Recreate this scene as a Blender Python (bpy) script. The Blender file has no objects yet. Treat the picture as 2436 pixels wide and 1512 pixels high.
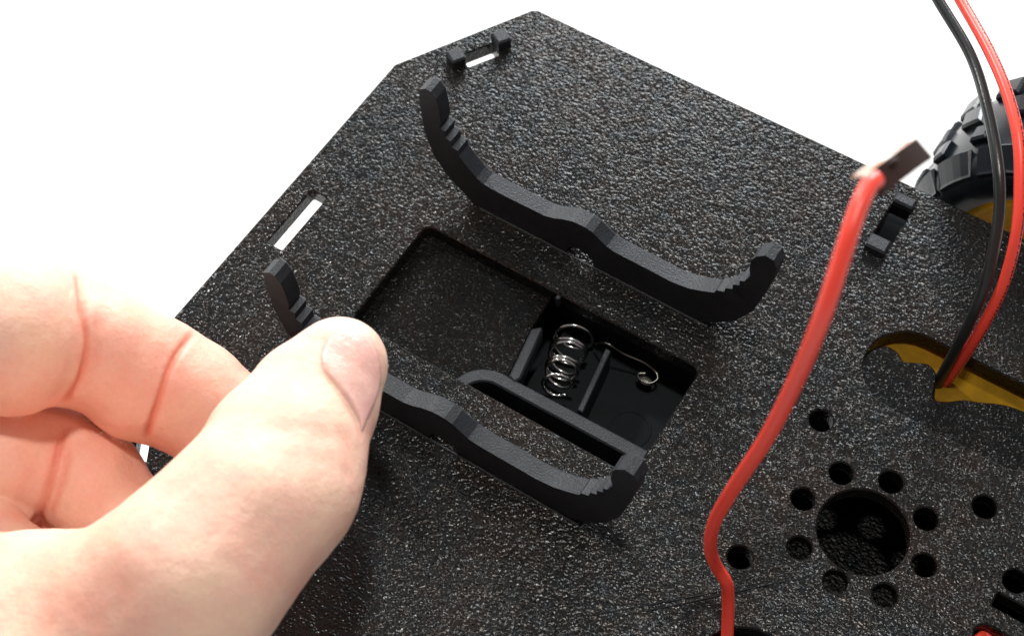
import bpy, bmesh, math, random
import numpy as np
from mathutils import Vector, Matrix, geometry, noise

random.seed(7)
MM = 0.001          # everything is written in millimetres and stored in metres
scene = bpy.context.scene
COL = scene.collection

# ------------------------------------------------------------------ camera
CAM_RIGHT = Vector((0.84389, 0.53647, -0.00689))
CAM_DOWN = Vector((0.45592, -0.72384, -0.51788))
CAM_FWD = Vector((-0.28282, 0.43389, -0.85543))
cam_data = bpy.data.cameras.new("camera")
cam = bpy.data.objects.new("camera", cam_data)
COL.objects.link(cam)
m = Matrix((CAM_RIGHT, -CAM_DOWN, -CAM_FWD)).transposed().to_4x4()
m.translation = Vector((74.95, -118.4, 240.0)) * MM
cam.matrix_world = m
cam_data.sensor_width = 36.0
cam_data.lens = 53.32
cam_data.clip_start = 0.01
cam_data.clip_end = 20.0
cam_data.dof.use_dof = True
cam_data.dof.focus_distance = 0.262
cam_data.dof.aperture_fstop = 27.0
scene.camera = cam

# ------------------------------------------------------------------ world and lamps
world = bpy.data.worlds.new("World")
scene.world = world
world.use_nodes = True
bg = world.node_tree.nodes["Background"]
bg.inputs[0].default_value = (0.93, 0.96, 1.0, 1)
bg.inputs[1].default_value = 0.16

def area(name, loc, target, size, power, color, size_y=None):
    d = bpy.data.lights.new(name, 'AREA')
    d.energy = power
    d.color = color
    d.size = size
    if size_y:
        d.shape = 'RECTANGLE'; d.size_y = size_y
    o = bpy.data.objects.new(name, d)
    COL.objects.link(o)
    o.location = Vector(loc)
    o.rotation_euler = (Vector(target) - Vector(loc)).to_track_quat('-Z', 'Y').to_euler()
    return o

area("ceiling_lamp", (0.04, 0.02, 1.20), (0, 0, 0), 0.09, 6.0, (1.0, 0.96, 0.91))
area("side_lamp", (-1.00, 0.42, 0.72), (0, 0, 0), 0.08, 9.0, (1.0, 0.97, 0.94))
area("window_light", (-0.40, 1.20, 0.55), (0, 0, 0), 0.9, 26.0, (0.93, 0.97, 1.0), 0.45)

vs = scene.view_settings
vs.view_transform = 'Standard'; vs.look = 'None'; vs.gamma = 1.0
vs.exposure = 0.3
vs.use_curve_mapping = False

# ------------------------------------------------------------------ materials
def material(name, base, rough=0.5, spec=0.5, metal=0.0):
    mt = bpy.data.materials.new(name)
    mt.use_nodes = True
    b = mt.node_tree.nodes["Principled BSDF"]
    b.inputs["Base Color"].default_value = (*base, 1)
    b.inputs["Roughness"].default_value = rough
    b.inputs["Metallic"].default_value = metal
    b.inputs["Specular IOR Level"].default_value = spec
    return mt, mt.node_tree, b

def node(nt, kind, **kw):
    n = nt.nodes.new(kind)
    for k, v in kw.items():
        if k in n.inputs: n.inputs[k].default_value = v
        else: setattr(n, k, v)
    return n

def ramp(nt, src, stops):
    r = nt.nodes.new('ShaderNodeValToRGB')
    while len(r.color_ramp.elements) < len(stops): r.color_ramp.elements.new(0.5)
    for e, (p, c) in zip(r.color_ramp.elements, stops):
        e.position = p; e.color = (*c, 1) if len(c) == 3 else c
    nt.links.new(src, r.inputs[0])
    return r.outputs[0]

def coords(nt, stretch=(1, 1, 1)):
    tc = nt.nodes.new('ShaderNodeTexCoord')
    mp = nt.nodes.new('ShaderNodeMapping')
    mp.inputs['Scale'].default_value = tuple(1000 * s for s in stretch)   # one texture unit per millimetre
    nt.links.new(tc.outputs['Object'], mp.inputs[0])
    return mp.outputs[0]

def grained_plastic(name, base=(0.0100, 0.0090, 0.0084), rough=0.17, spec=0.24, depth=0.15, dark=1.0):
    """leather-grain moulded black plastic: pebbles about half a millimetre wide, wrinkles between them"""
    mt, nt, b = material(name, base, rough, spec)
    L = nt.links.new
    co = coords(nt)
    warp = node(nt, 'ShaderNodeTexNoise', Scale=0.5, Detail=2.0)
    L(co, warp.inputs['Vector'])
    add = nt.nodes.new('ShaderNodeMixRGB'); add.blend_type = 'ADD'; add.inputs[0].default_value = 1.0
    L(co, add.inputs[1]); L(warp.outputs['Color'], add.inputs[2])
    mp2 = nt.nodes.new('ShaderNodeMapping'); mp2.inputs['Scale'].default_value = (1.0, 1.35, 1.0)
    mp2.inputs['Rotation'].default_value = (0, 0, 0.5)
    L(add.outputs[0], mp2.inputs[0])
    v = node(nt, 'ShaderNodeTexVoronoi', Scale=1.5); v.feature = 'SMOOTH_F1'
    v.inputs['Smoothness'].default_value = 0.35
    L(mp2.outputs[0], v.inputs['Vector'])
    n1 = node(nt, 'ShaderNodeTexNoise', Scale=1.1, Detail=2.5, Roughness=0.5); L(mp2.outputs[0], n1.inputs['Vector'])
    mix = nt.nodes.new('ShaderNodeMath'); mix.operation = 'MULTIPLY_ADD'
    L(v.outputs['Distance'], mix.inputs[0]); mix.inputs[1].default_value = -0.30
    nh = nt.nodes.new('ShaderNodeMath'); nh.operation = 'MULTIPLY'; nh.inputs[1].default_value = 0.6
    L(n1.outputs['Fac'], nh.inputs[0]); L(nh.outputs[0], mix.inputs[2])
    # scattered taller pebbles that catch the lamps
    v2 = node(nt, 'ShaderNodeTexVoronoi', Scale=1.05); L(mp2.outputs[0], v2.inputs['Vector'])
    pk = nt.nodes.new('ShaderNodeMapRange'); pk.interpolation_type = 'SMOOTHSTEP'
    pk.inputs['From Min'].default_value = 0.0; pk.inputs['From Max'].default_value = 0.36
    pk.inputs['To Min'].default_value = 0.75; pk.inputs['To Max'].default_value = 0.0
    L(v2.outputs['Distance'], pk.inputs['Value'])
    ad = nt.nodes.new('ShaderNodeMath'); ad.operation = 'ADD'; L(mix.outputs[0], ad.inputs[0]); L(pk.outputs[0], ad.inputs[1])
    bp = node(nt, 'ShaderNodeBump', Strength=1.0, Distance=depth * MM * 2.0)
    L(ad.outputs[0], bp.inputs['Height'])
    L(bp.outputs[0], b.inputs['Normal'])
    # colour: greyish wear on the pebble tops, brown and blue-green stains of handling
    st = node(nt, 'ShaderNodeTexNoise', Scale=0.055, Detail=3.0)
    L(co, st.inputs['Vector'])
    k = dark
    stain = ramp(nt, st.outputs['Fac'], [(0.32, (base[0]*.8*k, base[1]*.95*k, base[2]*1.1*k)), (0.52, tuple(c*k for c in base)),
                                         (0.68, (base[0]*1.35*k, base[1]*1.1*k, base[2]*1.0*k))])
    fine = node(nt, 'ShaderNodeTexNoise', Scale=2.2, Detail=1.0)
    L(co, fine.inputs['Vector'])
    tint = ramp(nt, fine.outputs['Color'], [(0.3, (0.55, 0.6, 0.62)), (0.7, (1.5, 1.42, 1.38))])
    mul = nt.nodes.new('ShaderNodeMixRGB'); mul.blend_type = 'MULTIPLY'; mul.inputs[0].default_value = 1.0
    L(stain, mul.inputs[1]); L(tint, mul.inputs[2])
    L(mul.outputs[0], b.inputs['Base Color'])
    hue = node(nt, 'ShaderNodeTexNoise', Scale=0.35, Detail=4.0); L(co, hue.inputs['Vector'])
    L(ramp(nt, hue.outputs['Fac'], [(0.36, (0.84, 0.94, 1.0)), (0.5, (0.97, 0.97, 0.95)), (0.64, (1.0, 0.91, 0.84))]), b.inputs['Specular Tint'])
    rr = nt.nodes.new('ShaderNodeMapRange'); rr.inputs['To Min'].default_value = rough - .04; rr.inputs['To Max'].default_value = rough + .12
    L(fine.outputs['Fac'], rr.inputs['Value']); L(rr.outputs[0], b.inputs['Roughness'])
    return mt

def satin_plastic(name, base, rough=0.4, spec=0.5, grain=0.02):
    mt, nt, b = material(name, base, rough, spec)
    co = coords(nt)
    n = node(nt, 'ShaderNodeTexNoise', Scale=2.5, Detail=4.0)
    nt.links.new(co, n.inputs['Vector'])
    bp = node(nt, 'ShaderNodeBump', Strength=1.0, Distance=grain * MM)
    nt.links.new(n.outputs['Fac'], bp.inputs['Height']); nt.links.new(bp.outputs[0], b.inputs['Normal'])
    n2 = node(nt, 'ShaderNodeTexNoise', Scale=0.3, Detail=3.0)
    nt.links.new(co, n2.inputs['Vector'])
    c = ramp(nt, n2.outputs['Fac'], [(0.3, tuple(x * .8 for x in base)), (0.7, tuple(min(1, x * 1.2) for x in base))])
    nt.links.new(c, b.inputs['Base Color'])
    return mt

M_GRAIN = grained_plastic("black_grained_plastic")
M_GRAIN_DEEP = grained_plastic("black_grained_recess_shade", depth=0.10, rough=0.2, spec=0.18, dark=0.5)  # plate plastic again, recess shade put into a darker colour
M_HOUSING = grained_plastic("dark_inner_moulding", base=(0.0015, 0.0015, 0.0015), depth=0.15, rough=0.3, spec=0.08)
M_SATIN = satin_plastic("black_satin_plastic", (0.019, 0.021, 0.025), 0.46, 0.32, 0.13)
M_DARK = satin_plastic("black_smooth_plastic", (0.004, 0.0055, 0.007), 0.6, 0.14)
M_RUBBER = satin_plastic("black_rubber", (0.004, 0.006, 0.009), 0.27, 0.5, 0.02)
M_YELLOW_SHADED = satin_plastic("shaded_yellow_plastic", (0.20, 0.105, 0.001), 0.6, 0.12)  # motor yellow, with the shade below the plate put into the base
M_RIM = satin_plastic("yellow_wheel_plastic", (0.90, 0.48, 0.004), 0.5, 0.2)
M_RED = material("red_wire_insulation", (1.0, 0.075, 0.045), 0.36, 0.5)[0]
M_BLACKWIRE = satin_plastic("black_wire_insulation", (0.016, 0.018, 0.018), 0.3, 0.6, 0.03)
M_INK = satin_plastic("black_print", (0.10, 0.01, 0.02), 0.5, 0.4)
M_TAB_SHADE = satin_plastic("shaded_tab_metal", (0.020, 0.006, 0.003), 0.5, 0.15)  # tab metal, the shade on its front face put into dark brown
M_STEEL = material("spring_steel", (0.75, 0.74, 0.72), 0.18, 0.5, 1.0)[0]
M_GUN = material("dull_contact_steel", (0.22, 0.21, 0.19), 0.32, 0.5, 1.0)[0]
M_NICKEL = material("tarnished_terminal_plate", (0.55, 0.42, 0.33), 0.3, 0.5, 1.0)[0]
def tune_terminal():
    nt = M_NICKEL.node_tree; b = nt.nodes["Principled BSDF"]
    n = node(nt, 'ShaderNodeTexNoise', Scale=0.5, Detail=3.0); nt.links.new(coords(nt), n.inputs['Vector'])
    nt.links.new(ramp(nt, n.outputs['Fac'], [(0.4, (0.42, 0.20, 0.13)), (0.6, (0.80, 0.72, 0.62))]), b.inputs['Base Color'])
tune_terminal()
def table_mat():
    mt, nt, b = material("white_table_top", (0.93, 0.93, 0.92), 0.5, 0.3)
    n = node(nt, 'ShaderNodeTexNoise', Scale=0.02, Detail=4.0); nt.links.new(coords(nt), n.inputs['Vector'])
    nt.links.new(ramp(nt, n.outputs['Fac'], [(0.3, (0.91, 0.92, 0.92)), (0.7, (0.95, 0.94, 0.92))]), b.inputs['Base Color'])
    return mt
M_TABLE = table_mat()

def skin_mat(name, base, red, rough=0.52):
    mt, nt, b = material(name, base, rough, 0.4)
    L = nt.links.new
    co = coords(nt)
    n = node(nt, 'ShaderNodeTexNoise', Scale=0.10, Detail=4.0, Roughness=0.6); L(co, n.inputs['Vector'])
    pale = (min(1, base[0] * 1.04), min(1, base[1] * 1.12), min(1, base[2] * 1.08))
    c = ramp(nt, n.outputs['Fac'], [(0.35, red), (0.50, base), (0.66, pale)])
    at = nt.nodes.new('ShaderNodeAttribute'); at.attribute_name = "flush_shade"
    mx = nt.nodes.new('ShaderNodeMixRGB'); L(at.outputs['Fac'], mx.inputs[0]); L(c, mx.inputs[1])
    mx.inputs[2].default_value = (base[0] * .86, base[1] * .42, base[2] * .34, 1)  # flushed skin, with the shade of the folds painted in
    fine = node(nt, 'ShaderNodeTexNoise', Scale=1.4, Detail=3.0); L(co, fine.inputs['Vector'])
    m2 = nt.nodes.new('ShaderNodeMixRGB'); m2.blend_type = 'MULTIPLY'; m2.inputs[0].default_value = 1.0
    L(mx.outputs[0], m2.inputs[1]); L(ramp(nt, fine.outputs['Fac'], [(0.3, (0.96, 0.94, 0.93)), (0.7, (1, 1, 1))]), m2.inputs[2])
    L(m2.outputs[0], b.inputs['Base Color'])
    b.inputs['Subsurface Weight'].default_value = 0.35
    b.inputs['Subsurface Radius'].default_value = (1.0, 0.35, 0.2)
    b.inputs['Subsurface Scale'].default_value = 1.8 * MM
    # skin relief: fine crossing lines, pores
    vo = node(nt, 'ShaderNodeTexVoronoi', Scale=1.7); L(co, vo.inputs['Vector'])
    wv = node(nt, 'ShaderNodeTexNoise', Scale=0.45, Detail=6.0, Roughness=0.62); L(co, wv.inputs['Vector'])
    ma = nt.nodes.new('ShaderNodeMath'); ma.operation = 'MULTIPLY_ADD'; ma.inputs[1].default_value = 0.10
    L(vo.outputs['Distance'], ma.inputs[0]); L(wv.outputs['Fac'], ma.inputs[2])
    bp = node(nt, 'ShaderNodeBump', Strength=0.9, Distance=0.24 * MM)
    L(ma.outputs[0], bp.inputs['Height']); L(bp.outputs[0], b.inputs['Normal'])
    return mt
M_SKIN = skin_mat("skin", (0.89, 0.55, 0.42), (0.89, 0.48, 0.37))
M_NAIL = skin_mat("fingernail", (0.87, 0.50, 0.43), (0.86, 0.46, 0.40), 0.26)
M_NAIL.node_tree.nodes["Principled BSDF"].inputs['Coat Weight'].default_value = 0.3

# ------------------------------------------------------------------ building helpers
def tag(o, label=None, category=None, group=None, kind=None):
    if label: o['label'] = label
    if category: o['category'] = category
    if group: o['group'] = group
    if kind: o['kind'] = kind
    return o

def empty(name, loc=(0, 0, 0)):
    o = bpy.data.objects.new(name, None)
    o.empty_display_size = 0.01
    o.location = Vector(loc) * MM
    COL.objects.link(o)
    return o

def build(name, verts, faces, mat, parent=None, smooth=False, angle=None):
    """verts in millimetres, world coordinates -> one mesh object (parents sit unrotated)"""
    me = bpy.data.meshes.new(name)
    off = Vector((0, 0, 0))
    p = parent
    while p is not None:
        off += Vector(p.location); p = p.parent
    off = np.array(off)
    v = np.asarray(verts, dtype=float) * MM - off
    me.from_pydata([tuple(x) for x in v], [], [tuple(int(i) for i in f) for f in faces])
    me.materials.append(mat)
    if smooth:
        me.polygons.foreach_set('use_smooth', [True] * len(me.polygons))
        if angle is not None and hasattr(me, 'set_sharp_from_angle'):
            me.set_sharp_from_angle(angle=math.radians(angle))
    o = bpy.data.objects.new(name, me)
    COL.objects.link(o)
    if parent is not None: o.parent = parent
    return o

def offset_loop(loop, b):
    """move a 2D loop sideways by b (left of travel), mitred"""
    n = len(loop); out = []
    for i in range(n):
        p0, p1, p2 = (Vector(loop[i - 1]), Vector(loop[i]), Vector(loop[(i + 1) % n]))
        d1 = (p1 - p0).normalized(); d2 = (p2 - p1).normalized()
        n1 = Vector((-d1.y, d1.x)); n2 = Vector((-d2.y, d2.x))
        mt = n1 + n2
        L = mt.length_squared
        mt = mt * (2 / L) if L > 0.3 else n1
        out.append(tuple(p1 + mt * b))
    return out

def area2(loop):
    return sum(loop[i - 1][0] * loop[i][1] - loop[i][0] * loop[i - 1][1] for i in range(len(loop)))

def inside(p, loop):
    c = False
    for i in range(len(loop)):
        a, b = loop[i - 1], loop[i]
        if (a[1] > p[1]) != (b[1] > p[1]) and p[0] < (b[0] - a[0]) * (p[1] - a[1]) / (b[1] - a[1]) + a[0]: c = not c
    return c

def slab(outer, holes, z0, z1, bevel=0.25, to3=None):
    """plate with holes between heights z0 < z1, top rims bevelled; returns verts, faces"""
    outer = list(outer)
    if area2(outer) < 0: outer.reverse()
    holes = [list(h) if area2(h) < 0 else list(reversed(h)) for h in holes]
    loops = [outer] + holes
    verts, faces = [], []
    rings = {}
    for li, lp in enumerate(loops):
        ins = offset_loop(lp, bevel)
        for tagz, l, z in (('t', ins, z1), ('m', lp, z1 - bevel), ('b', lp, z0)):
            rings[(li, tagz)] = len(verts)
            verts += [(x, y, z) for x, y in l]
        n = len(lp)
        for a, b_ in (('t', 'm'), ('m', 'b')):
            A, B = rings[(li, a)], rings[(li, b_)]
            for i in range(n):
                j = (i + 1) % n
                faces.append((A + i, B + i, B + j, A + j))
    for tagz, flip in (('t', False), ('b', True)):
        co, ed, idx = [], [], []
        for li, lp in enumerate(loops):
            s = len(co); base = rings[(li, tagz)]
            for i in range(len(lp)):
                co.append(Vector(verts[base + i][:2])); idx.append(base + i)
                ed.append((s + i, s + (i + 1) % len(lp)))
        r = geometry.delaunay_2d_cdt(co, ed, [], 1, 1e-5)
        back = []
        for k, ov in enumerate(r[3]):
            back.append(idx[ov[0]] if ov else None)
        for k, v2 in enumerate(back):
            if v2 is None:
                back[k] = len(verts); verts.append((r[0][k].x, r[0][k].y, z1 if tagz == 't' else z0))
        rim = [[Vector(verts[rings[(li, tagz)] + i][:2]) for i in range(len(lp))] for li, lp in enumerate(loops)]
        for f in r[2]:
            cen = sum((Vector(r[0][i]) for i in f), Vector((0, 0))) / len(f)
            if not inside(cen, rim[0]) or any(inside(cen, q) for q in rim[1:]): continue
            g = [back[i] for i in f]
            a2 = area2([verts[i][:2] for i in g])
            if (a2 < 0) != flip: g.reverse()
            faces.append(tuple(g))
    if to3: verts = [to3(*v) for v in verts]
    return verts, faces

def rrect(x0, y0, x1, y1, r=0.5, n=4):
    pts = []
    for cx, cy, a0 in ((x1 - r, y1 - r, 0), (x0 + r, y1 - r, 90), (x0 + r, y0 + r, 180), (x1 - r, y0 + r, 270)):
        for k in range(n + 1):
            a = math.radians(a0 + 90 * k / n)
            pts.append((cx + r * math.cos(a), cy + r * math.sin(a)))
    return pts

def circle(cx, cy, r, n=36):
    return [(cx + r * math.cos(2 * math.pi * k / n), cy + r * math.sin(2 * math.pi * k / n)) for k in range(n)]

def frame2d(cx, cy, ux, uy):
    """points given along and across a direction"""
    L = math.hypot(ux, uy); ux /= L; uy /= L
    return lambda pts: [(cx + a * ux - b * uy, cy + a * uy + b * ux) for a, b in pts]

def box(x0, y0, z0, x1, y1, z1, r=0.4, bevel=0.25):
    return slab(rrect(x0, y0, x1, y1, r), [], z0, z1, bevel)

def spline(pts, per=8, closed=False):
    P = [Vector(p) for p in pts]; out = []
    n = len(P)
    for i in range(n - 1):
        p0 = P[i - 1] if i > 0 else P[0] * 2 - P[1]
        p1, p2 = P[i], P[i + 1]
        p3 = P[i + 2] if i + 2 < n else P[-1] * 2 - P[-2]
        for k in range(per):
            t = k / per
            out.append(0.5 * ((2 * p1) + (p2 - p0) * t + (2 * p0 - 5 * p1 + 4 * p2 - p3) * t * t + (3 * p1 - p0 - 3 * p2 + p3) * t ** 3))
    out.append(P[-1]); return out

def tube(path, r, seg=16):
    verts, faces = [], []
    T = [(path[min(i + 1, len(path) - 1)] - path[max(i - 1, 0)]).normalized() for i in range(len(path))]
    nrm = T[0].orthogonal().normalized()
    for i, p in enumerate(path):
        nrm = (nrm - T[i] * nrm.dot(T[i])).normalized()
        bn = T[i].cross(nrm)
        rr = r(i / (len(path) - 1)) if callable(r) else r
        for k in range(seg):
            a = 2 * math.pi * k / seg
            verts.append(tuple(p + (nrm * math.cos(a) + bn * math.sin(a)) * rr))
    for i in range(len(path) - 1):
        for k in range(seg):
            a, b_ = i * seg + k, i * seg + (k + 1) % seg
            faces.append((a, b_, b_ + seg, a + seg))
    faces.append(tuple(reversed(range(seg)))); faces.append(tuple(range(len(verts) - seg, len(verts))))
    return verts, faces

# ------------------------------------------------------------------ table
t = build('table_top', [(-1400, -1400, -46), (1400, -1400, -46), (1400, 1600, -46), (-1400, 1600, -46),
                        (-1400, -1400, -66), (1400, -1400, -66), (1400, 1600, -66), (-1400, 1600, -66)],
          [(0, 1, 2, 3), (7, 6, 5, 4), (0, 4, 5, 1), (1, 5, 6, 2), (2, 6, 7, 3), (3, 7, 4, 0)], M_TABLE)
tag(t, kind='structure')

# ------------------------------------------------------------------ robot chassis
robot = empty('robot_chassis', (40, 0, -46))
tag(robot, 'black textured plastic robot car chassis with two curved cradles around an open battery compartment', 'robot chassis')

# the base plate: symmetrical about Y = 0
outline = [(-57.6, -42), (-41.6, -69.6), (-40.4, -70.3), (185, -70.3), (200, -44), (200, 44), (185, 70.3), (-40.4, 70.3), (-41.6, 69.6), (-57.6, 42)]
holes = []
holes.append(rrect(-29.4, -12.6, 30.3, 12.4, 1.7, 6))                       # battery compartment
holes.append(rrect(-53.1, -7.2, -49.6, 7.2, 0.4)); 
corner_up = frame2d(-45.3, 54.2, 16.9, 28.2)
corner_dn = frame2d(-45.3, -54.2, -16.9, 28.2)
holes.append(corner_up(rrect(-3.6, -3.2, 3.5, 0.2, 0.3)))
holes.append(corner_dn(rrect(-3.5, -1.3, 3.6, 1.0, 0.3)))
holes.append(rrect(44.0, 54.95, 47.9, 64.45, 0.3))
holes.append(rrect(44.0, -64.45, 47.9, -54.95, 0.3))
def capsule(x0, x1, y0, y1, n=14):
    r = (y1 - y0) / 2; cy = (y0 + y1) / 2; pts = []
    for k in range(n + 1):
        a = math.pi / 2 + math.pi * k / n; pts.append((x0 + r + r * math.cos(a), cy + r * math.sin(a)))
    for k in range(n + 1):
        a = -math.pi / 2 + math.pi * k / n; pts.append((x1 - r + r * math.cos(a), cy + r * math.sin(a)))
    return pts
holes.append(capsule(54.2, 92.0, 23.6, 40.6))
holes.append(capsule(55.4, 92.0, -42.4, -25.4))
HX, HY = 69.0, -0.6
holes.append(circle(HX, HY, 7.9, 64))
through = [(-8, 7.9), (8, 7.9), (0, 11), (-11.4, 0), (-15.6, 15.3), (15.6, 15.3), (-15.6, -15.3), (25.3, 5.5), (11.3, 0)]
shallow = [(-7.8, -8.4), (8, -8.4), (0, -10.6)]
for dx, dy in through + shallow: holes.append(circle(HX + dx, HY + dy, 2.12, 28))
holes.append(rrect(92.6, -1.2, 112, 1.5, 0.3))
holes.append(capsule(92.0, 99.0, -8.8, -4.6))
v, f = slab(outline, holes, -3.2, 0.0, 0.28)
plate = build('base_plate', v, f, M_GRAIN, robot)
# blind holes are closed just under the surface
for dx, dy in shallow:
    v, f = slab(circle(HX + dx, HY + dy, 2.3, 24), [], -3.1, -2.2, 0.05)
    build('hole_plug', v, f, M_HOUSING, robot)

# battery compartment under the opening
FZ = -3.3
floor_poly = [(-31, 14), (-1.6, 14), (-1.1, 5.0), (0.7, -5.9), (0.3, -7.6), (-3.0, -8.3), (-5.4, -10.0), (-6.6, -12.2), (-6.9, -14), (-31, -14)]
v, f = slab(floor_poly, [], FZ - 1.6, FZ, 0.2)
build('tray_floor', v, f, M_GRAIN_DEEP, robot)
v, f = slab([(-1.0, 4.8), (0.3, 6.2), (0.9, 5.6), (2.9, -5.2), (2.4, -6.6), (0.8, -6.0)], [], FZ - 3.5, FZ + 0.5, 0.35)
build('tray_lip', v, f, M_SATIN, robot)
wo = [(-8.5, 15), (32.3, 15), (32.3, -15), (-8.5, -15)]
wi = [(-7.6, 13.6), (30.9, 13.6), (30.9, -13.2), (-7.6, -13.2)]
v, f = slab(wo, [wi], -19.0, -3.35, 0.1)
build('well_wall', v, f, M_DARK, robot)
v, f = slab([(-8.4, 14.9), (32.2, 14.9), (32.2, -14.9), (-8.4, -14.9)], [], -20.5, -19.02, 0.1)
build('well_floor', v, f, M_DARK, robot)
v, f = slab([(1.5, 13.6), (30.8, 13.6), (30.8, -3.9), (1.5, -3.9)], [], -13.5, -12.6, 0.1)
build('cell_floor', v, f, M_DARK, robot)
v, f = slab([(12.4, 9.5), (13.5, 9.5), (15.7, -4.4), (14.6, -4.4)], [], -12.6, -4.6, 0.2)
build('partition', v, f, M_SATIN, robot)
# the curved guide rib along the near side
rib_o, rib_i = [], []
for k in range(13):
    a = math.radians(180 - 90 * k / 12)
    rib_o.append((0.0 + 7.2 * math.cos(a) , -12.2 + 6.5 * math.sin(a)))
    rib_i.append((0.0 + 4.6 * math.cos(a) , -12.2 + 3.9 * math.sin(a)))
rib_o = [(x, y - .3) for x, y in rib_o]; rib_i = [(x, y - .3) for x, y in rib_i]
poly = [(-7.2, -13.2)] + rib_o + [(30.9, -5.4), (30.9, -8.2)] + rib_i[::-1] + [(-4.6, -13.2)]
v, f = slab(poly, [], -18.9, -3.05, 0.3)
build('guide_rib', v, f, M_SATIN, robot)
# little moulding tick on the far wall of the opening
v, f = box(-0.1, 11.5, -3.0, 0.7, 12.6, -0.4, 0.2, 0.1); build('moulding_tick', v, f, M_SATIN, robot)
# round ejector mark on the floor of the right cell
v, f = slab(circle(23.0, 1.0, 4.0, 32), [circle(23.0, 1.0, 3.5, 32)], -12.6, -12.45, 0.04); build('moulded_ring', v, f, M_DARK, robot)

# coil spring contact
def spring_path():
    a = Vector((4.6, 11.2, -9.2)); b_ = Vector((8.3, -1.6, -6.4))
    ax = (b_ - a).normalized(); u = ax.cross(Vector((0, 0, 1))).normalized(); w = ax.cross(u)
    out = []
    turns = 6.4; n = int(turns * 30)
    for i in range(n + 1):
        s = i / n; an = 2 * math.pi * turns * s
        # close coils at both ends, open in the middle
        z = s - 0.055 * math.sin(2 * math.pi * s * 3)
        R_ = 3.75 - 1.25 * s ** 1.3
        out.append(a + (b_ - a) * z + (u * math.cos(an) + w * math.sin(an)) * R_)
    return out
v, f = tube(spring_path(), 0.33, 8)
build('coil_spring', v, f, M_STEEL, robot, smooth=True)
contact_pts = [(9.0, 11.5, -9.2), (12.0, 10.3, -4.4), (15.3, 11.0, -6.2), (19.2, 12.0, -7.4), (21.6, 12.2, -8.6), (22.8, 11.2, -9.0), (22.0, 9.7, -9.2), (20.2, 9.4, -9.2), (19.2, 10.3, -9.2), (20.4, 11.2, -9.2)]
v, f = tube(spline(contact_pts, 8), 0.2, 8)
build('contact_wire', v, f, M_GUN, robot, smooth=True)
bv, bf = [], []
for i in range(7):
    for k in range(20):
        rr = 1.0 * math.sin(math.pi / 2 * i / 6) ; a = 2 * math.pi * k / 20
        bv.append((20.9 + rr * 1.3 * math.cos(a) * 1.15, 10.2 + rr * math.sin(a), -9.9 + 0.3 * math.cos(math.pi / 2 * i / 6)))
for i in range(6):
    for k in range(20):
        bf.append((i * 20 + k, (i + 1) * 20 + k, (i + 1) * 20 + (k + 1) % 20, i * 20 + (k + 1) % 20))
build('contact_button', bv, bf, M_GUN, robot, smooth=True)

# raised lugs at the ends of the slots
def lug(fr, a0, a1, b0, b1, h=2.3):
    v, f = slab(fr(rrect(a0, b0, a1, b1, 0.35)), [], -0.5, h, 0.4)
    build('lug', v, f, M_SATIN, robot)
lug(corner_up, -6.9, -3.7, -2.9, 0.6, 2.7); lug(corner_up, 3.6, 6.8, -2.6, 0.9, 2.7)
lug(corner_dn, -6.8, -3.6, -2.6, 0.9, 2.7); lug(corner_dn, 3.7, 6.9, -2.9, 0.6, 2.7)
ident = lambda p: p
lug(ident, 43.8, 48.0, 51.6, 54.9, 2.0); lug(ident, 43.8, 48.0, 64.5, 66.9, 1.1)
lug(ident, 43.8, 48.0, -54.9, -51.6, 2.0); lug(ident, 43.8, 48.0, -66.9, -64.5, 1.1)

# the two cradles, both cut to one profile seen along Y
def cradle_profile():
    outer = [(25.0, -0.4), (28.4, 2.2), (31.9, 6.0), (34.6, 11.6), (35.9, 18.0), (36.7, 24.0), (36.9, 27.2), (36.0, 29.0), (34.4, 29.2), (33.0, 27.8)]
    right_in = [(32.2, 26.0), (32.3, 23.4), (32.7, 21.6), (31.9, 19.2), (31.0, 18.6), (31.2, 17.4), (30.0, 16.5), (30.1, 15.2), (28.8, 14.4), (28.7, 13.1), (27.3, 12.4), (26.9, 11.3), (24.6, 9.9), (22.0, 8.6), (18.5, 7.9)]
    bump = [(14.0, 8.0), (9.0, 8.0), (6.4, 8.1), (4.9, 8.5), (3.4, 9.5), (1.8, 10.6), (0.2, 11.1), (-2.4, 10.9), (-4.6, 10.0), (-6.6, 8.8), (-8.6, 8.1), (-14, 8.0), (-18.5, 7.9)]
    left_in = [(-22.0, 8.2), (-23.6, 9.0), (-25.6, 11.0), (-27.4, 13.2), (-27.6, 14.6), (-29.0, 14.6), (-29.1, 16.4), (-30.4, 16.6), (-30.2, 18.6), (-31.5, 18.8), (-31.1, 20.6), (-31.3, 24.0), (-31.8, 26.8), (-32.8, 28.3), (-34.0, 28.4), (-35.4, 27.2)]
    left_out = [(-35.6, 23.6), (-35.1, 15.6), (-33.4, 9.4), (-30.6, 5.2), (-27.2, 2.2), (-24.2, -0.4)]
    half = [(-3.6, -0.4)] + [(-0.6 + 3.0 * math.cos(math.radians(a)), 0.3 + 2.7 * math.sin(math.radians(a))) for a in range(180, -1, -20)] + [(2.4, -0.4)]
    half[0] = (-3.6, -0.4)
    return outer + right_in + bump + left_in + left_out + half
prof = cradle_profile()
def cradle(y_front, y_back):
    mid = (y_front + y_back) / 2
    to3 = lambda x, z, y: (x, mid + y, z)
    h = (y_back - y_front) / 2
    v, f = slab(prof, [], -h, h, 0.35, to3)
    # bevel the other rim as well: pull the front loop in slightly
    return build('cradle', v, f, M_SATIN, robot, smooth=True, angle=13)
cradle(21.2, 24.75)
cradle(-25.2, -21.65)
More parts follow.
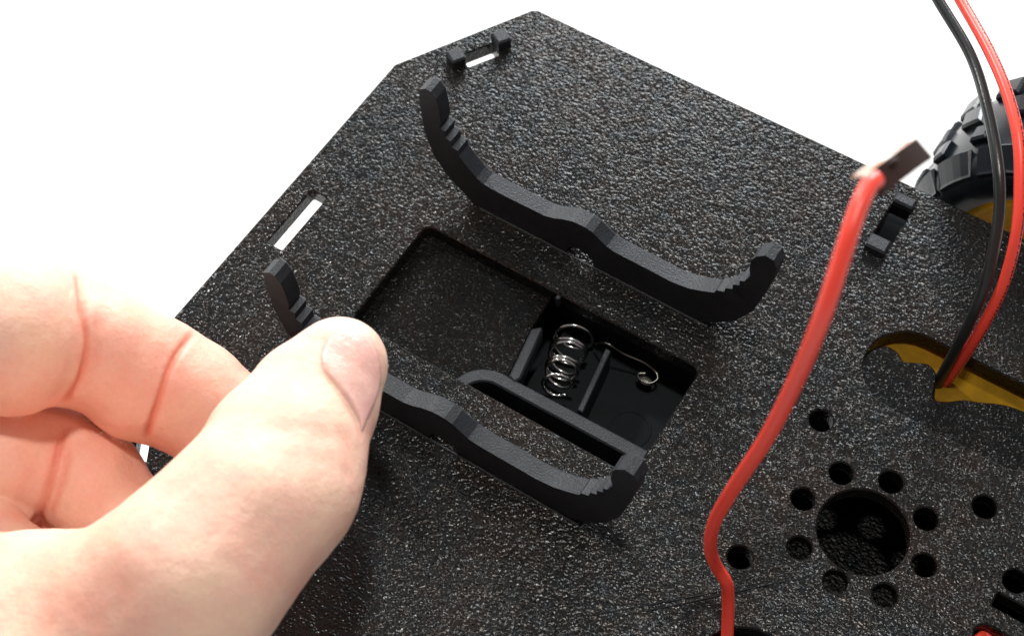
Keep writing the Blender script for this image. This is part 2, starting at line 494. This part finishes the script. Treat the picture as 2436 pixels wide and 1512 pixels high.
# thin seams where the cradles meet the plate
for y in (20.9, -25.5):
    v, f = box(-23.0, y - 0.18, 0.0, 27.0, y + 0.18, 0.12, 0.1, 0.05); build('seam', v, f, M_SATIN, robot)

# two faint scuffed lines across the near part of the plate
for ln in ([(32.0, -44.7, 0), (48.0, -29.5, 0), (60.9, -16.6, 0), (65.8, -12.4, 0)], [(33.5, -41.7, 0), (49.7, -26.7, 0), (61.5, -15.0, 0)]):
    v, f = tube(spline([(x, y, -0.02) for x, y, z in ln], 8), lambda s: 0.01 + 0.13 * math.sin(math.pi * s), 8)
    build('scuff', v, f, M_DARK, robot, smooth=True)

# bodywork hidden below the plate, seen through its holes
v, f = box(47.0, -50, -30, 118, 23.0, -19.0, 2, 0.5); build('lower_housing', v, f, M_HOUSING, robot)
v, f = box(36.0, 43.0, -24, 53.0, 68.0, -5.6, 1, 0.4); build('motor_bracket', v, f, M_DARK, robot)
v, f = box(48.0, 23.3, -30, 116, 25.2, -5.0, 0.5, 0.3); build('bulkhead', v, f, M_DARK, robot)
# yellow geared motor below the long hole, and its shaft
v, f = box(50.0, 25.5, -27.0, 112.0, 49.0, -4.4, 2.5, 0.9); build('gear_motor', v, f, M_YELLOW_SHADED, robot, smooth=True, angle=35)
# dark moulding that half fills the long hole, with a scalloped edge
sc = [(54.6, 21.5), (53.8, 27.0), (54.3, 32.0), (56.2, 34.6), (58.6, 34.8), (60.6, 33.6), (62.4, 34.4), (64.8, 35.4), (67.0, 34.0), (67.9, 31.4), (68.8, 29.4), (70.8, 30.2), (73.0, 32.0), (75.8, 33.2), (78.6, 34.6), (81.4, 35.4), (84.5, 35.6), (88.0, 35.0), (93, 31.0), (93, 21.5)]
sc = [tuple(p) for p in spline([(x, y + (0.5 if y > 28 else 0), 0) for x, y in sc], 4)]; sc = [(p[0], p[1]) for p in sc]
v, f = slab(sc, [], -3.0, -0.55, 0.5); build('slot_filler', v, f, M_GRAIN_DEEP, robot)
v, f = capsule(52.0, 94.0, -46.0, -21.6), None
v, f = slab(v, [], -8.0, -5.8, 0.3); build('slot_backing', v, f, M_DARK, robot)

# ------------------------------------------------------------------ wheel
WX, WZ = 77.5, -13.0
wheel = empty('wheel', (WX - 40, 86.5, WZ + 46)); wheel.parent = robot
def lathe(profile, seg=96):
    verts, faces = [], []
    n = len(profile)
    for k in range(seg):
        a = 2 * math.pi * k / seg
        for r, y in profile: verts.append((WX + r * math.cos(a), y, WZ + r * math.sin(a)))
    for k in range(seg):
        for i in range(n):
            j = (i + 1) % n; k2 = (k + 1) % seg
            faces.append((k * n + i, k * n + j, k2 * n + j, k2 * n + i))
    return verts, faces
tyre_prof = [(22.6, 73.6), (24.0, 73.0), (27.0, 73.2), (29.6, 74.6), (31.0, 77.0), (31.6, 80.0), (31.9, 86.5), (31.6, 93.0), (31.0, 96.0), (29.6, 98.4), (27.0, 99.8), (24.0, 100.0), (22.6, 99.4)]
v, f = lathe(tyre_prof); build('tyre', v, f, M_RUBBER, wheel, smooth=True, angle=40)
rim_prof = [(22.5, 74.2), (21.4, 73.8), (20.2, 74.4), (19.6, 77.5), (6.0, 79.0), (4.0, 75.5), (0.01, 75.5), (0.01, 97), (6.0, 95.0), (19.6, 96.0), (20.2, 99.0), (22.5, 99.2)]
v, f = lathe(rim_prof); build('rim', v, f, M_RIM, wheel, smooth=True, angle=40)
v, f = tube([Vector((WX, 49.5, WZ)), Vector((WX, 75.4, WZ))], 2.7, 16); build('axle', v, f, M_YELLOW_SHADED, wheel, smooth=True, angle=40)
def tread_block(ang, y0, y1, r0, r1, width, skew=0.0, taper=0.0):
    """raised rubber block following the tyre's curve, chamfered top"""
    verts, faces = [], []
    nu = 5
    for lvl, (ri, ins) in enumerate(((0.0, 0.0), (0.8, 0.0), (1.0, 0.5))):
        for u in range(nu):
            s = u / (nu - 1) * 2 - 1
            for side in (0, 1):
                w = (width / 2 - ins) * s
                y = (y0 + ins) if side == 0 else (y1 - ins)
                rt = (r1 if side else r1 - taper)
                base = (r0 if side else r0 - taper)
                r = base + (rt - base) * ri
                a = ang + (w + skew * (y - (y0 + y1) / 2)) / r1
                verts.append((WX + r * math.cos(a), y, WZ + r * math.sin(a)))
    per = nu * 2
    for l in range(2):
        b0 = l * per; b1 = b0 + per
        for u in range(nu - 1):
            faces.append((b0 + u * 2, b0 + u * 2 + 2, b1 + u * 2 + 2, b1 + u * 2))
            faces.append((b0 + u * 2 + 1, b1 + u * 2 + 1, b1 + u * 2 + 3, b0 + u * 2 + 3))
        faces.append((b0, b1, b1 + 1, b0 + 1))
        e = (nu - 1) * 2
        faces.append((b0 + e, b0 + e + 1, b1 + e + 1, b1 + e))
    b1 = 2 * per
    for u in range(nu - 1):
        faces.append((b1 + u * 2, b1 + u * 2 + 2, b1 + u * 2 + 3, b1 + u * 2 + 1))
    build('tread_block', verts, faces, M_RUBBER, wheel)
N = 18
for k in range(N):
    a = 2 * math.pi * k / N
    tread_block(a, 80.6, 84.6, 31.0, 33.3, 3.9)
    tread_block(a + math.pi / N, 73.9, 78.6, 31.4, 32.5, 9.8, taper=2.9)
    tread_block(a + math.pi / N, 86.6, 92.0, 31.0, 33.4, 5.6, skew=0.35)
    tread_block(a, 94.0, 98.8, 30.2, 32.8, 5.6)

# ---- measured points, millimetres
HAND_CREASES = [
    ([(-51.2, -47.6, 41.5), (-46.8, -51.4, 42.4), (-44.1, -54.1, 41.1), (-42.5, -56.9, 39.0), (-42.2, -59.7, 36.3), (-43.4, -62.6, 32.8)], 0.66, 0.55),  # index_second_joint
    ([(-45.5, -50.5, 41.1), (-43.1, -53.5, 40.0), (-41.7, -56.5, 37.9), (-41.6, -59.0, 35.8), (-42.6, -61.6, 32.9)], 0.2, 0.6),  # index_second_joint_b
    ([(-36.6, -42.1, 29.5), (-34.9, -46.3, 32.0), (-33.9, -49.6, 32.2), (-33.2, -52.5, 31.2), (-32.8, -55.4, 29.1), (-33.5, -58.3, 24.6)], 0.68, 0.5),  # index_end_joint
    ([(-45.8, -64.7, 23.7), (-44.0, -68.3, 23.5), (-42.9, -71.9, 22.0), (-42.6, -74.7, 19.5), (-43.4, -77.1, 14.9)], 0.6, 0.6),  # middle_joint
    ([(-43.9, -65.8, 23.2), (-41.9, -69.7, 22.3), (-41.2, -73.9, 19.7), (-41.8, -76.5, 15.6)], 0.4, 0.5),  # middle_joint_b
    ([(-10.3, -38.5, 48.1), (-8.3, -41.6, 48.9), (-6.5, -44.0, 49.2), (-4.1, -44.7, 48.8), (-1.8, -45.4, 47.9), (0.4, -46.4, 46.4), (2.2, -47.7, 45.2), (4.0, -49.7, 44.3)], 0.22, 0.6),  # nail_fold
    ([(-4.8, -57.6, 53.7), (-3.3, -55.0, 52.8), (-0.9, -53.1, 51.6), (2.3, -52.5, 49.4)], 0.14, 1.6),  # knuckle_a
    ([(-3.5, -61.7, 55.0), (-1.4, -58.3, 53.5), (1.7, -56.1, 51.6), (4.9, -55.0, 48.5)], 0.12, 1.5),  # knuckle_b
    ([(0.3, -49.7, 49.2), (2.5, -50.7, 48.0), (4.6, -52.8, 47.2), (6.2, -55.6, 47.1)], 0.2, 1.6),  # knuckle_c
    ([(-27.4, -86.5, 42.6), (-19.7, -89.0, 47.3), (-12.2, -89.7, 50.2), (-6.7, -90.3, 50.0)], 0.22, 3),  # web_a
    ([(-19.1, -83.3, 48.3), (-11.5, -85.5, 52.4), (-4.7, -85.6, 53.1)], 0.18, 3),  # web_b
    ([(-24.3, -92.3, 45.1), (-17.9, -92.7, 47.3), (-13.6, -94.0, 47.8)], 0.2, 3),  # web_c
]
NAIL_NORMAL = (0.687, -0.047, 0.725)
NAIL_OUTLINE = [(-9.51, -39.21, 48.3), (-9.94, -36.82, 47.77), (-9.24, -34.75, 47.03), (-7.29, -33.84, 46.28), (-5.04, -34.02, 45.36), (-2.85, -35.37, 44.11), (-1.5, -36.95, 42.66), (-0.5, -39.15, 41.84), (0.58, -42.12, 42.35), (1.41, -44.81, 42.9), (2.45, -47.34, 44.18), (1.23, -46.3, 45.17), (-0.54, -45.36, 46.67), (-2.65, -44.58, 47.94), (-4.64, -43.96, 48.7), (-6.44, -43.47, 49.09), (-8.05, -41.91, 48.96)]
THICK_WIRE = [(59.5, -31.6, -2.0), (57.6, -28.6, 2.0), (56.0, -26.5, 6.5), (54.6, -25.6, 10.9), (52.3, -25.7, 15.1), (50.9, -26.8, 23.2), (50.9, -28.1, 35.4), (52.6, -29.6, 51.6), (55.1, -29.6, 70.7), (56.3, -28.9, 87.0), (56.4, -27.0, 97.3), (55.5, -22.5, 103.4), (54.8, -18.8, 105.5), (54.5, -15.7, 106.0), (54.7, -14.0, 105.6)]
BLACK_WIRE = [(20, 260, -45), (-8, 205, -44), (-4, 160, -30), (6, 125, 12), (18, 99, 34), (32.8, 82.4, 40.2), (37.1, 78.9, 39.3), (47.2, 70.5, 38.7), (54.7, 60.8, 38.3), (60.5, 52.3, 36.8), (63.9, 47.3, 33.1), (66.1, 43.0, 27.9), (67.6, 39.3, 20.8), (67.9, 36.5, 11.1), (67.7, 35.2, 0.0), (67.4, 35.1, -8.1)]
RED_WIRE = [(26, 262, -45), (-4, 207, -44), (0, 162, -30), (10, 127, 12), (22, 101, 34), (35.9, 84.4, 40.1), (40.4, 81.0, 39.3), (49.2, 71.6, 40.9), (55.8, 63.6, 41.7), (61.2, 56.2, 40.9), (65.3, 49.6, 37.4), (68.2, 44.5, 32.6), (70.0, 40.4, 24.1), (70.1, 37.4, 13.2), (69.3, 36.4, 1.3), (68.5, 36.1, -6.9)]
TAB = [(53.3, -14.6, 105.7), (54.7, -8.1, 103.9), (54.9, -5.9, 102.6), (55.2, -3.7, 101.3), (57.8, -4.4, 100.1), (56.3, -14.7, 104.7)]
SMALL_RED = [(92.9, -6.7, -1.5), (93.7, -4.9, -2.1), (95.0, -4.9, -2.5)]
SPRING_ENDS = [(4.7, 11.4, -8.5)]
SPRING_LOW = [(8.5, -2.0, -5.5)]
CONTACT = [(12.0, 10.3, -9.0), (15.3, 11.0, -9.0), (19.2, 12.2, -9.0), (21.2, 12.1, -9.0), (22.5, 11.1, -9.0), (21.4, 9.0, -9.0), (19.4, 8.9, -9.0), (19.1, 10.0, -9.0), (20.6, 11.3, -9.0)]
CAMERA_AXES = [(0.84389, 0.53647, -0.00689), (0.45592, -0.72384, -0.51788), (-0.28282, 0.43389, -0.85543)]
# ---- the hand: rounded cones blended into one skin (all in millimetres) ----
HAND_CHAINS = {'thumb': [((-8.7, -38.5, 40.5), 7.55), ((-8.5, -44.8, 39.5), 9.44), ((-6.6, -55.0, 40.7), 11.52), ((-4.6, -65.2, 43.1), 11.86), ((-5.9, -77.6, 41.9), 12.11)],
    'palm': [((-5.9, -77.6, 41.9), 12.11), ((-11.8, -87.2, 34.3), 12.81), ((-23.7, -94.2, 27.7), 15.24), ((-38.8, -101.0, 19.9), 16.56), ((-47.0, -115.1, 10.8), 18.65), ((-15.3, -107.2, 25.3), 18.98), ((-11.8, -87.2, 34.3), 12.81)],
    'index': [((-77.2, -72.0, 35.6), 13.19), ((-67.6, -64.8, 38.4), 12.75), ((-56.2, -58.9, 36.5), 12.81), ((-49.8, -53.4, 31.3), 10.73), ((-47.8, -52.2, 30.1), 9.97), ((-40.8, -50.4, 24.0), 10.41), ((-38.4, -49.2, 21.5), 10.08), ((-35.1, -47.7, 18.8), 9.6), ((-26.1, -46.7, 12.8), 9.15)],
    'middle': [((-63.9, -76.7, 19.5), 10.91), ((-54.6, -71.0, 17.0), 10.72), ((-49.9, -68.2, 14.5), 10.25), ((-48.2, -67.8, 14.1), 9.84), ((-42.4, -67.2, 12.5), 9.42), ((-35.1, -68.7, 9.4), 8.18), ((-23.5, -70.4, 9.3), 7.91)],
    'joint': [((-5.1, -55.3, 40.1), 9.31), ((-1.0, -59.1, 42.7), 8.74)],
    'ring': [((-59.8, -87.3, 16.3), 8.76), ((-49.0, -85.3, 16.0), 8.68), ((-37.5, -86.8, 17.3), 8.24)],
    'heel': [((-65.4, -82.9, 2.8), 7.87), ((-52.0, -78.1, 2.0), 7.48), ((-39.5, -76.5, 4.5), 6.64)],
    'knuckles': [((-77.2, -72.4, 36.5), 12.9), ((-100, -98, 33), 13.5), ((-96, -112, 22), 14.5), ((-82, -122, 8), 15)],
    'back': [((-100, -98, 33), 13), ((-84, -125, 30), 19), ((-66, -150, 22), 20), ((-58, -186, 14), 21)],
    'web': [((-47, -115.1, 10.8), 18.6), ((-70, -128, 14), 19), ((-58, -165, 14), 22)],
    'fingers': [((-62, -78, 20), 9.5), ((-90, -104, 24), 12)],
    'third': [((-60, -88, 16), 9), ((-88, -112, 10), 12)]}
def smin(a, b, k):
    h = np.clip(0.5 + 0.5 * (b - a) / k, 0.0, 1.0)
    return b + (a - b) * h - k * h * (1.0 - h)
def round_cone(p, a, b, ra, rb):
    a = np.array(a, np.float32); b = np.array(b, np.float32)
    ab = b - a
    t = np.clip(((p - a) @ ab) / float(ab @ ab), 0, 1)
    t2 = t * t * (3 - 2 * t) * 0.5 + t * 0.5
    q = p - (a + t[..., None] * ab)
    return np.sqrt((q * q).sum(-1)) - (ra + (rb - ra) * t2)
def chain_sdf(p, chain, k):
    d = None
    for (a, ra), (b, rb) in zip(chain[:-1], chain[1:]):
        c = round_cone(p, a, b, ra, rb)
        d = c if d is None else smin(d, c, k)
    return d
def hand_sdf(p):
    thumb = chain_sdf(p, HAND_CHAINS['thumb'], 2.5)
    thumb = smin(thumb, chain_sdf(p, HAND_CHAINS['joint'], 2.0), 3.5)
    palm = chain_sdf(p, HAND_CHAINS['palm'], 6.0)
    d = smin(thumb, palm, 7.0)
    # the part of the hand beyond the picture: knuckles, back and wrist
    rest = smin(chain_sdf(p, HAND_CHAINS['back'], 8.0), chain_sdf(p, HAND_CHAINS['knuckles'], 5.0), 6.0)
    rest = smin(rest, chain_sdf(p, HAND_CHAINS['web'], 8.0), 8.0)
    rest = smin(rest, smin(chain_sdf(p, HAND_CHAINS['fingers'], 2.0), chain_sdf(p, HAND_CHAINS['third'], 2.0), 1.0), 2.0)
    d = smin(d, rest, 5.0)
    for name, k in (('index', 0.8), ('middle', 0.5), ('ring', 0.5), ('heel', 1.5)):
        d = smin(d, chain_sdf(p, HAND_CHAINS[name], 1.2), k)
    return d

# ------------------------------------------------------------------ wires
def wire(name, pts, r, mat, label):
    root = empty(name, pts[0]); tag(root, label, 'wire')
    path = spline([Vector(p) for p in pts], 14)
    v, f = tube(path, r, 20)
    build('insulation', v, f, mat, root, smooth=True, angle=60)
    return root, path
w1, p1 = wire('battery_wire', THICK_WIRE, 1.02, M_RED, 'thick bright red wire with a bare metal terminal tab at its raised end')
# terminal tab: a small bent metal plate soldered to the wire
def tab():
    C0 = Vector(TAB[0]); A = (Vector(TAB[2]) - Vector(TAB[0])); W = (Vector(TAB[5]) - Vector(TAB[0]))
    A.normalize(); nrm = A.cross(W).normalized(); W = nrm.cross(A)
    if nrm.dot(CAM_FWD) > 0: nrm = -nrm
    Ln = (Vector(TAB[3]) - Vector(TAB[0])).length; wd = 2.3
    verts, faces = [], []
    rows = 14
    def strip(name, section, mat):
        verts, faces = [], []; m_ = len(section)
        for i in range(rows + 1):
            sf = i / rows
            c = C0 + A * Ln * sf + nrm * (0.5 * math.sin(sf * math.pi))
            for b_, h in section: verts.append(tuple(c + W * b_ + nrm * h))
        for i in range(rows):
            for q in range(m_):
                a, b_ = q, (q + 1) % m_
                faces.append((i * m_ + a, i * m_ + b_, (i + 1) * m_ + b_, (i + 1) * m_ + a))
        faces.append(tuple(range(m_))); faces.append(tuple(rows * m_ + o for o in reversed(range(m_))))
        build(name, verts, faces, mat, w1)
    strip('terminal_tab', [(0.15, 0.3), (3.0, 0.1), (3.0, -0.25), (0.15, -0.05)], M_TAB_SHADE)
    strip('tab_flange', [(0.14, 0.32), (-0.3, -0.1), (-0.85, -1.1), (-0.65, -1.25), (-0.2, -0.4), (0.14, -0.05)], M_NICKEL)
    cj = C0 + A * Ln * 0.42 + W * 0.8 + nrm * 0.2
    v, f = tube(spline([cj - A * 1.6, cj - A * .6 + nrm * .5, cj + A * .6 + nrm * .4, cj + A * 1.4], 5), lambda s: 0.15 + .3 * math.sin(math.pi * s), 10)
    build('solder', v, f, M_TAB_SHADE, w1, smooth=True)
tab()
w2, p2 = wire('motor_wire', BLACK_WIRE, 0.98, M_BLACKWIRE, 'thin black wire curving down into the long hole beside the red wire')
w3, p3 = wire('motor_wire', RED_WIRE, 1.0, M_RED, 'thin red wire with small dark print curving down into the long hole')
# printed marks along the thin red wire
def print_marks():
    verts, faces = [], []
    n = len(p3)
    for i in range(6, n - 5):
        if (i * 7) % 11 in (0, 3): continue
        p = p3[i]; T = (p3[i + 1] - p3[i - 1]).normalized()
        tocam = (cam.location / MM - p).normalized()
        side = T.cross(tocam).normalized(); up = side.cross(T)
        for j in (0, 1):
            off = 0.9 + random.uniform(-.1, .1)
            c = p + T * (j * 0.9)
            ln = random.uniform(.12, .26); w = random.uniform(.10, .22)
            s = len(verts)
            for (a, b_) in ((-ln, -w), (ln, -w), (ln, w), (-ln, w)):
                an = off + b_
                verts.append(tuple(c + T * a + (-side * math.sin(an) + up * math.cos(an)) * 1.012))
            faces.append((s, s + 1, s + 2, s + 3))
    o = build('print', verts, faces, M_INK, w3)
    tag(o, kind='stuff')
print_marks()
w4, p4 = wire('power_wire', [(91.0, -8.5, -6.0)] + [(x, y, z - 1.2) for x, y, z in SMALL_RED] + [(97.5, -6.4, -6.0)], 0.6, M_RED, 'short loop of red wire showing in the small hole at the bottom right')

# ------------------------------------------------------------------ the hand
def surface_nets(fn, lo, hi, h):
    nx, ny, nz = [int((b - a) / h) + 2 for a, b in zip(lo, hi)]
    xs = lo[0] + h * np.arange(nx, dtype=np.float32); ys = lo[1] + h * np.arange(ny, dtype=np.float32); zs = lo[2] + h * np.arange(nz, dtype=np.float32)
    D = np.empty((nx, ny, nz), np.float32)
    for i0 in range(0, nx, 24):
        X, Y, Z = np.meshgrid(xs[i0:i0 + 24], ys, zs, indexing='ij')
        D[i0:i0 + 24] = fn(np.stack([X, Y, Z], -1))
    D[0] = D[-1] = 1; D[:, 0] = D[:, -1] = 1; D[:, :, 0] = D[:, :, -1] = 1
    S = D < 0
    cs = (nx - 1, ny - 1, nz - 1)
    cnt = np.zeros(cs, np.float32); acc = np.zeros(cs + (3,), np.float32)
    def sl(ax, o):
        s = [slice(None)] * 3
        return s
    offs = [(i, j, k) for i in (0, 1) for j in (0, 1) for k in (0, 1)]
    for a in offs:
        for ax in range(3):
            if a[ax]: continue
            b_ = list(a); b_[ax] = 1
            A = D[a[0]:a[0] + cs[0], a[1]:a[1] + cs[1], a[2]:a[2] + cs[2]]
            B = D[b_[0]:b_[0] + cs[0], b_[1]:b_[1] + cs[1], b_[2]:b_[2] + cs[2]]
            m_ = (A < 0) != (B < 0)
            t_ = np.where(m_, A / np.where(m_, A - B, 1), 0)
            cnt += m_
            for c in range(3):
                acc[..., c] += np.where(m_, (t_ if c == ax else a[c]), 0)
    on = cnt > 0
    idx = -np.ones(cs, np.int64); idx[on] = np.arange(on.sum())
    I = np.argwhere(on).astype(np.float32)
    V = (I + acc[on] / cnt[on][:, None]) * h + np.array(lo, np.float32)
    F = []
    for ax in range(3):
        A = [slice(1, -1)] * 3; B = [slice(1, -1)] * 3
        A[ax] = slice(0, -1); B[ax] = slice(1, None)
        a_, b_ = S[tuple(A)], S[tuple(B)]
        e = np.argwhere(a_ != b_)
        inside = a_[tuple(e.T)]
        base = e.copy()
        for q in range(3):
            if q != ax: base[:, q] += 1
        u, w = [(1, 2), (2, 0), (0, 1)][ax]
        def cell(du, dw):
            c = base.copy(); c[:, u] -= du; c[:, w] -= dw
            return idx[c[:, 0], c[:, 1], c[:, 2]]
        q = np.stack([cell(1, 1), cell(0, 1), cell(0, 0), cell(1, 0)], 1)
        q[~inside] = q[~inside][:, ::-1]
        F.append(q)
    F = np.concatenate(F)
    F = F[(F >= 0).all(1)]
    return V, F

def gradient(fn, P, e=0.25):
    g = np.stack([fn(P + np.array(o, np.float32) * e) - fn(P - np.array(o, np.float32) * e) for o in ((1, 0, 0), (0, 1, 0), (0, 0, 1))], -1)
    return g / np.maximum(np.linalg.norm(g, axis=1, keepdims=True), 1e-6)

def make_hand():
    V, F = surface_nets(hand_sdf, (-116, -192, -12), (7, -28, 61), 0.48)
    for _ in range(2):      # settle the vertices on the surface
        g = gradient(hand_sdf, V); V = V - g * hand_sdf(V)[:, None]
    g = gradient(hand_sdf, V)
    flush_shade = np.zeros(len(V), np.float32)
    disp = np.zeros(len(V), np.float32)
    for pts, depth, width in HAND_CREASES:
        pts = [Vector(p) for p in pts]
        if depth > .45:      # deep folds run on round the side of the finger
            pts.append(pts[-1] + (pts[-1] - pts[-2]) * 0.8 + Vector((0, 0, -3)))
            pts.insert(0, pts[0] + (pts[0] - pts[1]) * 0.6 + Vector((0, 0, -1)))
        path = np.array([tuple(p) for p in spline(pts, 6)], np.float32)
        near = np.where(((V - path.mean(0)) ** 2).sum(1) < 22 ** 2)[0]
        d = np.full(len(near), 1e9, np.float32); tt = np.zeros(len(near))
        for i in range(len(path) - 1):
            a, b_ = path[i], path[i + 1]; ab = b_ - a
            t_ = np.clip(((V[near] - a) @ ab) / (ab @ ab), 0, 1)
            q = np.linalg.norm(V[near] - (a + t_[:, None] * ab), axis=1)
            up = q < d; d[up] = q[up]; tt[up] = (i + t_[up]) / (len(path) - 1)
        fade = np.clip(np.minimum(tt, 1 - tt) * 5 + .25, 0, 1)
        if depth > .45: fade = np.clip(tt * 5, 0, 1)
        disp[near] -= depth * fade * np.exp(-(d / width) ** 2)
        disp[near] += depth * 0.12 * fade * np.exp(-((d - width * 2.4) / (width * 1.6)) ** 2)
        if depth > .45:       # flesh pads swell on either side of the deep folds
            disp[near] -= 1.0 * fade * np.exp(-(d / 3.6) ** 2)
        flush_shade[near] = np.maximum(flush_shade[near], min(.75, depth) * fade * np.exp(-(d / (width * 1.3)) ** 2))  # crease redness plus fold shade, both put into the skin colour
    # soft unevenness of flesh and tendons
    for i in range(len(V)):
        p = Vector(V[i].tolist())
        disp[i] += 0.35 * noise.noise(p * 0.09) + 0.05 * noise.noise(p * 0.5)
    # rosier fingers, paler thumb
    cen = np.array([-40, -56, 25]); 
    flush_shade = np.clip(flush_shade + 0.34 * np.exp(-(((V - cen) / np.array([26, 24, 20])) ** 2).sum(1)), 0, 1)
    V = V + g * disp[:, None]
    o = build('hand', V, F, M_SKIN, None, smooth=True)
    at = o.data.attributes.new('flush_shade', 'FLOAT', 'POINT'); at.data.foreach_set('value', flush_shade.astype(np.float32))
    c = V.mean(0) * MM
    # origin at the middle of the hand
    o.data.transform(Matrix.Translation(-Vector(c.tolist()))); o.location = Vector(c.tolist())
    tag(o, 'bare left hand pinching thumb against index finger over the chassis', 'hand')
    return o
hand = make_hand()

def make_nail():
    n = Vector(NAIL_NORMAL).normalized()
    P = [Vector(p) for p in NAIL_OUTLINE]
    c = sum(P, Vector()) / len(P)
    ring = [p - c for p in P]
    K = 5; m_ = len(ring)
    # smooth outline
    fine = []
    cl = ring + [ring[0]]
    for i in range(m_):
        p0, p1_, p2_, p3_ = ring[i - 1], ring[i], ring[(i + 1) % m_], ring[(i + 2) % m_]
        for k in range(4):
            t_ = k / 4
            fine.append(0.5 * ((2 * p1_) + (p2_ - p0) * t_ + (2 * p0 - 5 * p1_ + 4 * p2_ - p3_) * t_ * t_ + (3 * p1_ - p0 - 3 * p2_ + p3_) * t_ ** 3))
    m_ = len(fine); R_ = 12
    pts = [c]
    for r in range(1, R_ + 1):
        for q in fine: pts.append(c + q * (r / R_))
    A = np.array([tuple(p + n * 6) for p in pts], np.float32)
    d = -np.array(n, np.float32)
    for _ in range(60):
        A = A + d * (hand_sdf(A) * 0.8)[:, None]
    g = gradient(hand_sdf, A)
    lift = np.full(len(A), 0.42, np.float32)
    lift[1 + (R_ - 1) * m_:] = -0.15
    lift[1 + (R_ - 2) * m_:1 + (R_ - 1) * m_] = 0.30
    A = A + g * lift[:, None]
    faces = [(0, 1 + k, 1 + (k + 1) % m_) for k in range(m_)]
    for r in range(R_ - 1):
        for k in range(m_):
            a = 1 + r * m_ + k; b_ = 1 + r * m_ + (k + 1) % m_
            faces.append((a, a + m_, b_ + m_, b_))
    o = build('thumbnail', A, faces, M_NAIL, hand, smooth=True)
make_nail()
